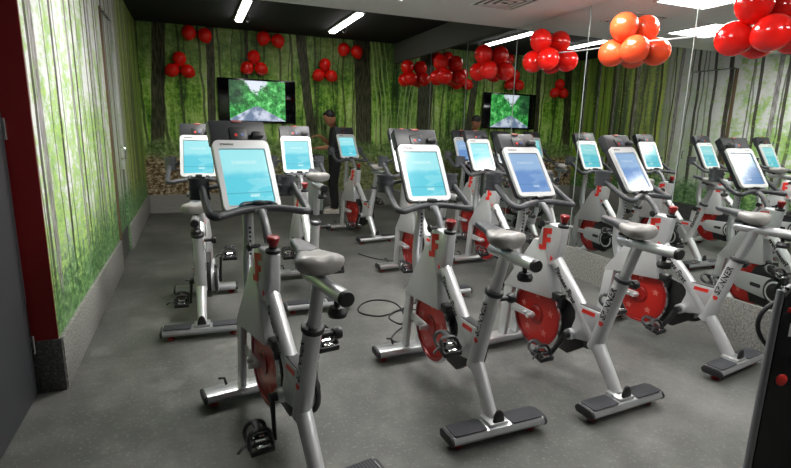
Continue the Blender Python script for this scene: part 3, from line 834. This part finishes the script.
        z.box((0, -0.03, 0.0155), (0.045, 0.02, 0.008), 0.002).box((0, 0.022, 0.0155), (0.05, 0.016, 0.008), 0.002).tube([(-0.02, -0.0, 0.018), (0.02, 0.0, 0.018)], 0.007, 8)
        z.build('cleat_plate', 'chrome', cr, (px, 0.17, 0))
    return b
M['pr'] = plain('pale_red_print', srgb(206, 110, 100), 0.4)

def set_crank(b, ang):
    """ang: left crank angle from forward, positive = up"""
    k = 0
    for c in b.children:
        if c.name.split('.')[0] == 'crank':
            left = c.children[0].location.x < 0
            a = ang if left else ang + PI
            c.rotation_euler = (a, 0, 0)
            for ch in c.children:
                ch.rotation_euler = (-a + R(12), 0, 0)
def set_screen(b, mat):
    for c in b.children:
        if c.name.split('.')[0] == 'console':
            for s in c.children:
                if s.name.split('.')[0] == 'screen':
                    s.material_slots[0].link = 'OBJECT'; s.material_slots[0].material = M[mat]

bikes = [  # x, y of the rear foot, turn to the left in degrees, left crank angle, screen, label
    (0.385, 1.64, 10, -112, 'screen', 'silver spin bike nearest the camera, its saddle in front of the large cyan screen'),
    (1.25, 1.79, 1, 150, 'screen', 'silver spin bike standing right of the loose black cable, second in the front row'),
    (2.00, 1.76, 4, -60, 'screen_b', 'silver spin bike in the middle of the front row with blue screen'),
    (3.03, 1.87, 9, -62, 'screen_b', 'silver spin bike close to the mirror with its foot against the granite skirting'),
    (-0.01, 3.46, -3, -88, 'screen', 'silver spin bike nearest the left forest mural, half hidden by the nearest bike'),
    (0.85, 3.70, -1, 10, 'screen', 'silver spin bike with a raised pale saddle standing in front of the person'),
    (1.93, 3.66, 1, -60, 'screen', 'silver spin bike mostly hidden directly behind the bike beside the black cable'),
    (2.82, 3.72, 2, -30, 'screen', 'silver spin bike second from the mirror in the second row, bright white-framed screen'),
    (2.10, 5.86, 9, -70, 'screen', 'silver spin bike standing alone far back below the dark tree trunk'),
    (3.20, 4.80, -1, -70, 'screen_b', 'small distant spin bike beside the mirror below the reflected television'),
]
proto = make_bike()
all_bikes = [proto] + [copy_tree(proto) for _ in bikes[1:]]
for o, (x, y, a, cr, sm, lab) in zip(all_bikes, bikes):
    o.location = (x, y, 0); o.rotation_euler = (0, 0, R(a))
    tag(o, lab, 'exercise bike', 'spin bikes')
    set_crank(o, R(cr))
    if sm != 'screen': set_screen(o, sm)

def shift_parts(b, names, d):            # saddles, bars and consoles are set at different heights
    for c in b.children:
        if c.name.split('.')[0] in names: c.location = c.location + Vector(d)
def turn_console(b, tilt, turn):
    for c in b.children:
        if c.name.split('.')[0] == 'console':
            c.rotation_euler = (c.rotation_euler.x + R(tilt), 0, R(turn))
turn_console(all_bikes[2], -9, -4)
turn_console(all_bikes[3], -6, -2)
turn_console(all_bikes[1], -3, 0)
turn_console(all_bikes[0], 0, 2)
SADDLE = ('saddle', 'seat_slider', 'seat_post')
shift_parts(all_bikes[5], SADDLE, Vector((0, -0.307, 1.0)) * 0.1)
shift_parts(all_bikes[4], SADDLE, Vector((0, 0.307, -1.0)) * 0.075)
shift_parts(all_bikes[0], ('handlebar', 'handlebar_post'), (0.01, 0.0, 0.042))
shift_parts(all_bikes[0], ('bottle_holder',), (0, 0.0, 0.015))
shift_parts(all_bikes[0], ('console',), (-0.008, 0.0, 0.014))
# ------------------------------------------------------------------ television
tv = empty('television', (1.037, YB, 1.825)); tag(tv, 'wide black television on the back wall showing a forest road', 'television')
MB().box((0, -0.05, 0), (1.25, 0.05, 0.70), 0.008).build('housing', plain('gloss_black', srgb(14, 14, 18), 0.2), tv)
MB().box((0, -0.076, 0.0), (1.215, 0.004, 0.66), 0.001).build('glass', plain('screen_black', srgb(10, 9, 14), 0.1), tv)
MB().box((0.0, 0, 0), (0.90, 0.003, 0.64)).build('screen', 'tv', tv, (0.0, -0.0795, 0.0))
MB().box((0, -0.015, 0), (0.4, 0.04, 0.3), 0.004).build('wall_mount', 'black', tv)

# ------------------------------------------------------------------ balloons: each one is a thing
def make_balloon():
    prof = [(0, -0.128), (0.012, -0.126), (0.02, -0.118)]
    prof = [(0.0, -0.132)]
    for k in range(1, 20):
        a = -PI / 2 + PI * k / 20
        r = math.cos(a) * 0.112
        z = math.sin(a) * (0.128 if a < 0 else 0.112)
        if a < 0: r *= 1 - 0.12 * (math.sin(-a)) ** 2
        prof.append((r, z))
    prof.append((0, 0.112))
    o = MB().lathe(prof, 28).build('balloon', 'balloon', None, angle=180)
    MB().lathe([(0.003, -0.126), (0.007, -0.134), (0.012, -0.142), (0.003, -0.139)], 10).build('knot', 'balloon', o)
    return o
bal = make_balloon()
first = [True]
def balloon(p, label, group, mat=None, s=1.0, tilt=(0, 0, 0)):
    o = bal if first[0] else copy_tree(bal)
    first[0] = False
    o.location = p; o.scale = (s, s, s); o.rotation_euler = tilt
    tag(o, label, 'balloon', group)
    for q in [o] + list(o.children):
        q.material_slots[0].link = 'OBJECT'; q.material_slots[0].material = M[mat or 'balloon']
XB = XR - 0.117
clusters = [(8.02, 2.33, 1.0, 'farthest red mirror cluster, above the second front bike', None), (6.78, 2.265, 1.0, 'red mirror cluster just left of the reflected television', None),
            (5.62, 2.24, 1.0, 'red mirror cluster above the reflected television', None), (4.50, 2.24, 1.0, 'bright red mirror cluster left of the orange one', None),
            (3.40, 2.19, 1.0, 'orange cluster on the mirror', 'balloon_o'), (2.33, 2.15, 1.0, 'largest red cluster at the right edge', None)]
for y, z, s, nm, mt in clusters:
    g = 'balloons stuck on the mirror'
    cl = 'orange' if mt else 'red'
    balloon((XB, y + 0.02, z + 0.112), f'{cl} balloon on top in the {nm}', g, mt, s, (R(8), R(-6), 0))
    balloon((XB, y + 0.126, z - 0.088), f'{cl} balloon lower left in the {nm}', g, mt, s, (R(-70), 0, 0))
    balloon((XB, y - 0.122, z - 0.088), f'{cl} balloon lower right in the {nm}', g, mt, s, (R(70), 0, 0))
YBB = YB - 0.105
for x, z, nm in ((-0.125, 2.31, 'trio left of the television'), (0.993, 2.415, 'trio just above the television'), (2.17, 2.37, 'trio right of the television')):
    g = 'balloon trios on the back wall'
    balloon((x, YBB, z + 0.105), f'red balloon on top in the {nm}', g, None, 0.92, (0, R(5), 0))
    balloon((x - 0.108, YBB, z - 0.075), f'red balloon lower left in the {nm}', g, None, 0.92, (0, R(60), 0))
    balloon((x + 0.108, YBB, z - 0.075), f'red balloon lower right in the {nm}', g, None, 0.92, (0, R(-60), 0))
for (x, z), nm in (((0.15, 2.80), 'ceiling pair left of the left tube light'), ((1.27, 2.81), 'ceiling pair between the two tube lights'), ((2.62, 2.74), 'ceiling pair above the lone far bike')):
    g = 'balloon pairs under the dark ceiling'
    balloon((x - 0.115, YBB, z + 0.01), f'red balloon on the left of the {nm}', g, None, 0.95, (0, R(20), 0))
    balloon((x + 0.112, YBB - 0.02, z - 0.015), f'red balloon on the right of the {nm}', g, None, 0.95, (0, R(-20), 0))
pts = []
for i, (y, z, *_r0) in enumerate(clusters[3:]):
    pts.append((XR - 0.012, y, z - 0.01))
    if i < 2: pts.append((XR - 0.012, y - 0.55, z - 0.045))
tag(MB().tube(pts, 0.004, 6, 5).build('string', 'white'), 'pale string linking the balloon clusters along the mirror', 'string')

# ------------------------------------------------------------------ person at the cabinet
def skin_chain(verts, edges, radii, mat, name, parent, sub=2):
    me = bpy.data.meshes.new(name)
    me.from_pydata(verts, edges, [])
    o = bpy.data.objects.new(name, me); COL.objects.link(o)
    o.parent = parent
    s = o.modifiers.new('skin', 'SKIN'); s.use_smooth_shade = True
    for v, r in zip(me.skin_vertices[0].data, radii):
        v.radius = r if isinstance(r, tuple) else (r, r)
    me.skin_vertices[0].data[0].use_root = True
    m = o.modifiers.new('subdivision', 'SUBSURF'); m.levels = sub; m.render_levels = sub
    dg = bpy.context.evaluated_depsgraph_get(); dg.update()
    nm = bpy.data.meshes.new_from_object(o.evaluated_get(dg))
    o.modifiers.clear(); o.data = nm; nm.name = name
    bpy.data.meshes.remove(me)
    nm.materials.clear(); nm.materials.append(M[mat])
    for p in nm.polygons: p.use_smooth = True
    return o
# local frame: person faces +y; turned so that he faces the left wall
pe = empty('person', (2.20, 8.25, 0), R(78))
tag(pe, 'person in black standing behind the bikes, head bent over a pale cabinet', 'person')
BV = [(0, 0, 0.90), (0, 0.0, 1.06), (0, -0.01, 1.22), (0, 0.0, 1.36), (0, 0.02, 1.425), (0, 0.05, 1.49),
      (0.10, 0, 0.86), (0.105, 0.02, 0.48), (0.11, -0.02, 0.09), (0.11, 0.10, 0.035),
      (-0.10, 0, 0.86), (-0.105, 0.04, 0.48), (-0.11, 0.0, 0.09), (-0.11, 0.12, 0.035),
      (0.175, 0.0, 1.36), (0.25, 0.03, 1.10), (0.19, 0.20, 1.25), (0.18, 0.245, 1.29),
      (-0.175, 0.0, 1.36), (-0.24, 0.04, 1.11), (-0.16, 0.26, 1.09), (-0.155, 0.31, 1.09)]
BE = [(0, 1), (1, 2), (2, 3), (3, 4), (4, 5), (0, 6), (6, 7), (7, 8), (8, 9), (0, 10), (10, 11), (11, 12), (12, 13), (3, 14), (14, 15), (15, 16), (16, 17), (3, 18), (18, 19), (19, 20), (20, 21)]
BR = [(0.15, 0.11), (0.135, 0.10), (0.15, 0.105), (0.14, 0.09), 0.055, 0.052, (0.09, 0.09), 0.062, 0.045, 0.04, (0.09, 0.09), 0.062, 0.045, 0.04, 0.062, 0.045, 0.033, 0.028, 0.062, 0.045, 0.033, 0.028]
body = skin_chain(BV, BE, BR, 'skin', 'body', pe)
def shell(src, name, mat, keep, grow):
    """garment: the faces of the body that pass keep(), grown outward"""
    bm = bmesh.new(); bm.from_mesh(src.data)
    bmesh.ops.delete(bm, geom=[f for f in bm.faces if not keep(f.calc_center_median())], context='FACES')
    bm.normal_update()
    for v in bm.verts: v.co += v.normal * grow
    me = bpy.data.meshes.new(name); bm.to_mesh(me); bm.free()
    me.materials.clear(); me.materials.append(M[mat])
    for p in me.polygons: p.use_smooth = True
    o = bpy.data.objects.new(name, me); COL.objects.link(o); o.parent = pe
    return o
shell(body, 'shirt', 'shirt', lambda c: c.z > 0.93 and c.z < 1.44 and not (c.y > 0.10 and abs(c.x) > 0.1), 0.014)
shell(body, 'trousers', 'trouser', lambda c: 0.09 < c.z < 1.0, 0.018)
hm = MB()
hm.sphere((0, 0, 0), (0.075, 0.093, 0.112), 24, 16)
hm.sphere((0, 0.035, -0.055), (0.052, 0.055, 0.06), 16, 10)
hm.prism([(0.085, -0.03), (0.108, -0.035), (0.085, 0.02)], 0, -0.012, 0.012, 0.004)
for sd in (-1, 1): hm.sphere((sd * 0.076, -0.005, -0.012), (0.012, 0.022, 0.032), 10, 8)
hrot = R(-32)
head = hm.build('head', 'skin', pe, (0, 0.085, 1.575), (hrot, 0, 0), angle=180)
fm = MB()
for sd in (-1, 1): fm.sphere((sd * 0.03, 0.082, 0.0), (0.010, 0.007, 0.005), 10, 8); fm.box((sd * 0.03, 0.085, 0.02), (0.03, 0.008, 0.004), 0.001)
fm.build('eye', 'hair', head)
MB().sphere((0, 0.082, -0.062), (0.022, 0.009, 0.006), 12, 8).build('mouth', plain('lips', srgb(150, 84, 74), 0.5), head)
hr = MB().sphere((0, -0.03, 0.04), (0.082, 0.088, 0.09), 24, 14).sphere((0, 0.02, 0.098), (0.055, 0.05, 0.024), 16, 10)
hr.build('hair', 'hair', head, angle=180)
for (wx, wy, wz, sd) in ((0.18, 0.245, 1.29, 1), (-0.155, 0.31, 1.09, -1)):
    V = [(wx, wy, wz), (wx - sd * 0.003, wy + 0.055, wz - 0.008)]; E2 = [(0, 1)]; RR = [(0.026, 0.018), (0.036, 0.015)]
    for k, (dx, L) in enumerate(((0.03, 0.06), (0.011, 0.072), (-0.009, 0.067), (-0.027, 0.052))):
        i0 = len(V)
        V += [(wx + dx * 0.9, wy + 0.085, wz - 0.012), (wx + dx, wy + 0.085 + L * 0.5, wz - 0.02), (wx + dx, wy + 0.085 + L * 0.85, wz - 0.045)]
        E2 += [(1, i0), (i0, i0 + 1), (i0 + 1, i0 + 2)]; RR += [0.010, 0.009, 0.008]
    i0 = len(V)
    V += [(wx - sd * 0.04, wy + 0.05, wz - 0.012), (wx - sd * 0.048, wy + 0.09, wz - 0.02)]
    E2 += [(0, i0), (i0, i0 + 1)]; RR += [0.011, 0.009]
    skin_chain(V, E2, RR, 'skin', 'hand', pe, 1)
for sx, sy in ((0.11, 0.0), (-0.11, 0.02)):
    MB().sphere((sx, sy + 0.05, 0.045), (0.05, 0.14, 0.05), 16, 10).box((sx, sy + 0.05, 0.012), (0.09, 0.27, 0.024), 0.01).build('shoe', 'shoe', pe, angle=60)

cb = empty('cabinet', (1.80, 8.40, 0)); tag(cb, 'pale grey waist-high cabinet in front of the person', 'cabinet')
MB().box((0, 0, 0.50), (0.34, 0.5, 0.88), 0.01).build('body', 'cabinet', cb)
MB().box((0, 0, 0.955), (0.40, 0.54, 0.03), 0.006).build('top', 'black', cb)
MB().box((0, 0, 0.035), (0.30, 0.46, 0.07), 0.004).build('plinth', 'black', cb)
dd = MB().box((0, -0.256, 0.50), (0.31, 0.014, 0.84), 0.004).build('door', 'cabinet', cb)
MB().tube([(0.11, -0.262, 0.62), (0.11, -0.285, 0.62), (0.11, -0.285, 0.74), (0.11, -0.262, 0.74)], 0.006, 8).build('handle', 'chrome', dd)
m = MB()
for k in range(7):
    a = 2 * PI * k / 6
    rr = 0.035 if k < 6 else 0
    m.sphere((rr * math.cos(a), rr * math.sin(a), 0.035 + (0.03 if k == 6 else 0)), (0.045, 0.042, 0.036), 12, 8)
tag(m.build('cloth', 'cloth', None, (1.70, 8.30, 0.968)), 'pale bunched cloth lying on the grey cabinet', 'cloth')

# ------------------------------------------------------------------ display stand at the right edge
sx, sy, sh = 1.98, 1.105, 0.90
ang = math.atan2(-0.374, 0.927)
ds = empty('display_stand', (sx, sy, 0), ang); tag(ds, 'glossy black display stand with a silver frame at the right edge', 'stand')
fr = MB()
W = 0.62
fr.tube([(0, 0, 0.03), (0, 0, sh - 0.1), (0.012, 0, sh - 0.045), (0.045, 0, sh - 0.012), (0.10, 0, sh), (W - 0.1, 0, sh), (W - 0.045, 0, sh - 0.012), (W - 0.012, 0, sh - 0.045), (W, 0, sh - 0.1), (W, 0, 0.03)], 0.0135, 14, 3)
fr.build('frame', 'pewter', ds)
pn = MB().box((W / 2, 0, sh / 2 + 0.01), (W - 0.024, 0.024, sh - 0.05), 0.006).build('panel', 'poster', ds)
for k in range(2):
    MB().box((0.0 if k == 0 else W, 0, 0.02), (0.05, 0.2, 0.03), 0.01).build('foot', 'chrome', ds)
MB().sphere((0.058, -0.013, 0.52), (0.022, 0.005, 0.024), 14, 8).build('emblem', 'redmark', pn)
MB().box((0.045, -0.013, 0.80), (0.03, 0.004, 0.02), 0.001).build('emblem', 'redmark', pn)
tx = MB(); wrap_text(tx, 'F', 0.07, (0.062, -0.0125, 0.72), (1, 0, 0), (0, -1, 0), 0)
tx.build('lettering', 'white', pn)

# ------------------------------------------------------------------ cables on the floor
def cable(pts, label, r=0.006, closed=False):
    tag(MB().tube([(x, y, max(z, r)) for x, y, z in pts], r, 6, 5).build('cable', 'cable'), label, 'cable')
cable([(1.66, 3.62, 0), (1.50, 3.52, 0), (1.30, 3.42, 0), (1.20, 3.46, 0), (1.14, 3.56, 0), (1.20, 3.70, 0), (1.32, 3.78, 0), (1.44, 3.74, 0), (1.49, 3.60, 0), (1.44, 3.34, 0.012), (1.36, 3.22, 0), (1.32, 3.36, 0), (1.40, 3.46, 0.012), (1.54, 3.50, 0), (1.60, 3.40, 0), (1.46, 3.24, 0.012), (1.30, 3.12, 0), (1.20, 3.00, 0), (1.22, 2.92, 0), (1.34, 2.90, 0)], 'black cable looped on the floor left of the second front bike')
cable([(1.70, 5.35, 0), (1.80, 5.1, 0), (1.95, 4.95, 0), (2.1, 4.92, 0)], 'short black cable on the floor in front of the far lone bike')
cable([(2.25, 4.95, 0), (2.45, 5.05, 0), (2.65, 4.92, 0), (2.82, 4.96, 0)], 'black cable on the floor by the second-row bikes near the mirror')
cl = MB().tube([(0.14, 0.02, 0.81), (0.07, 0.05, 0.82), (0.012, 0.055, 0.79), (-0.016, 0.055, 0.745), (-0.012, 0.055, 0.69), (0.03, 0.05, 0.63), (0.10, 0.02, 0.57)], 0.0085, 8, 5)
cl.build('cable', 'cable', ds)
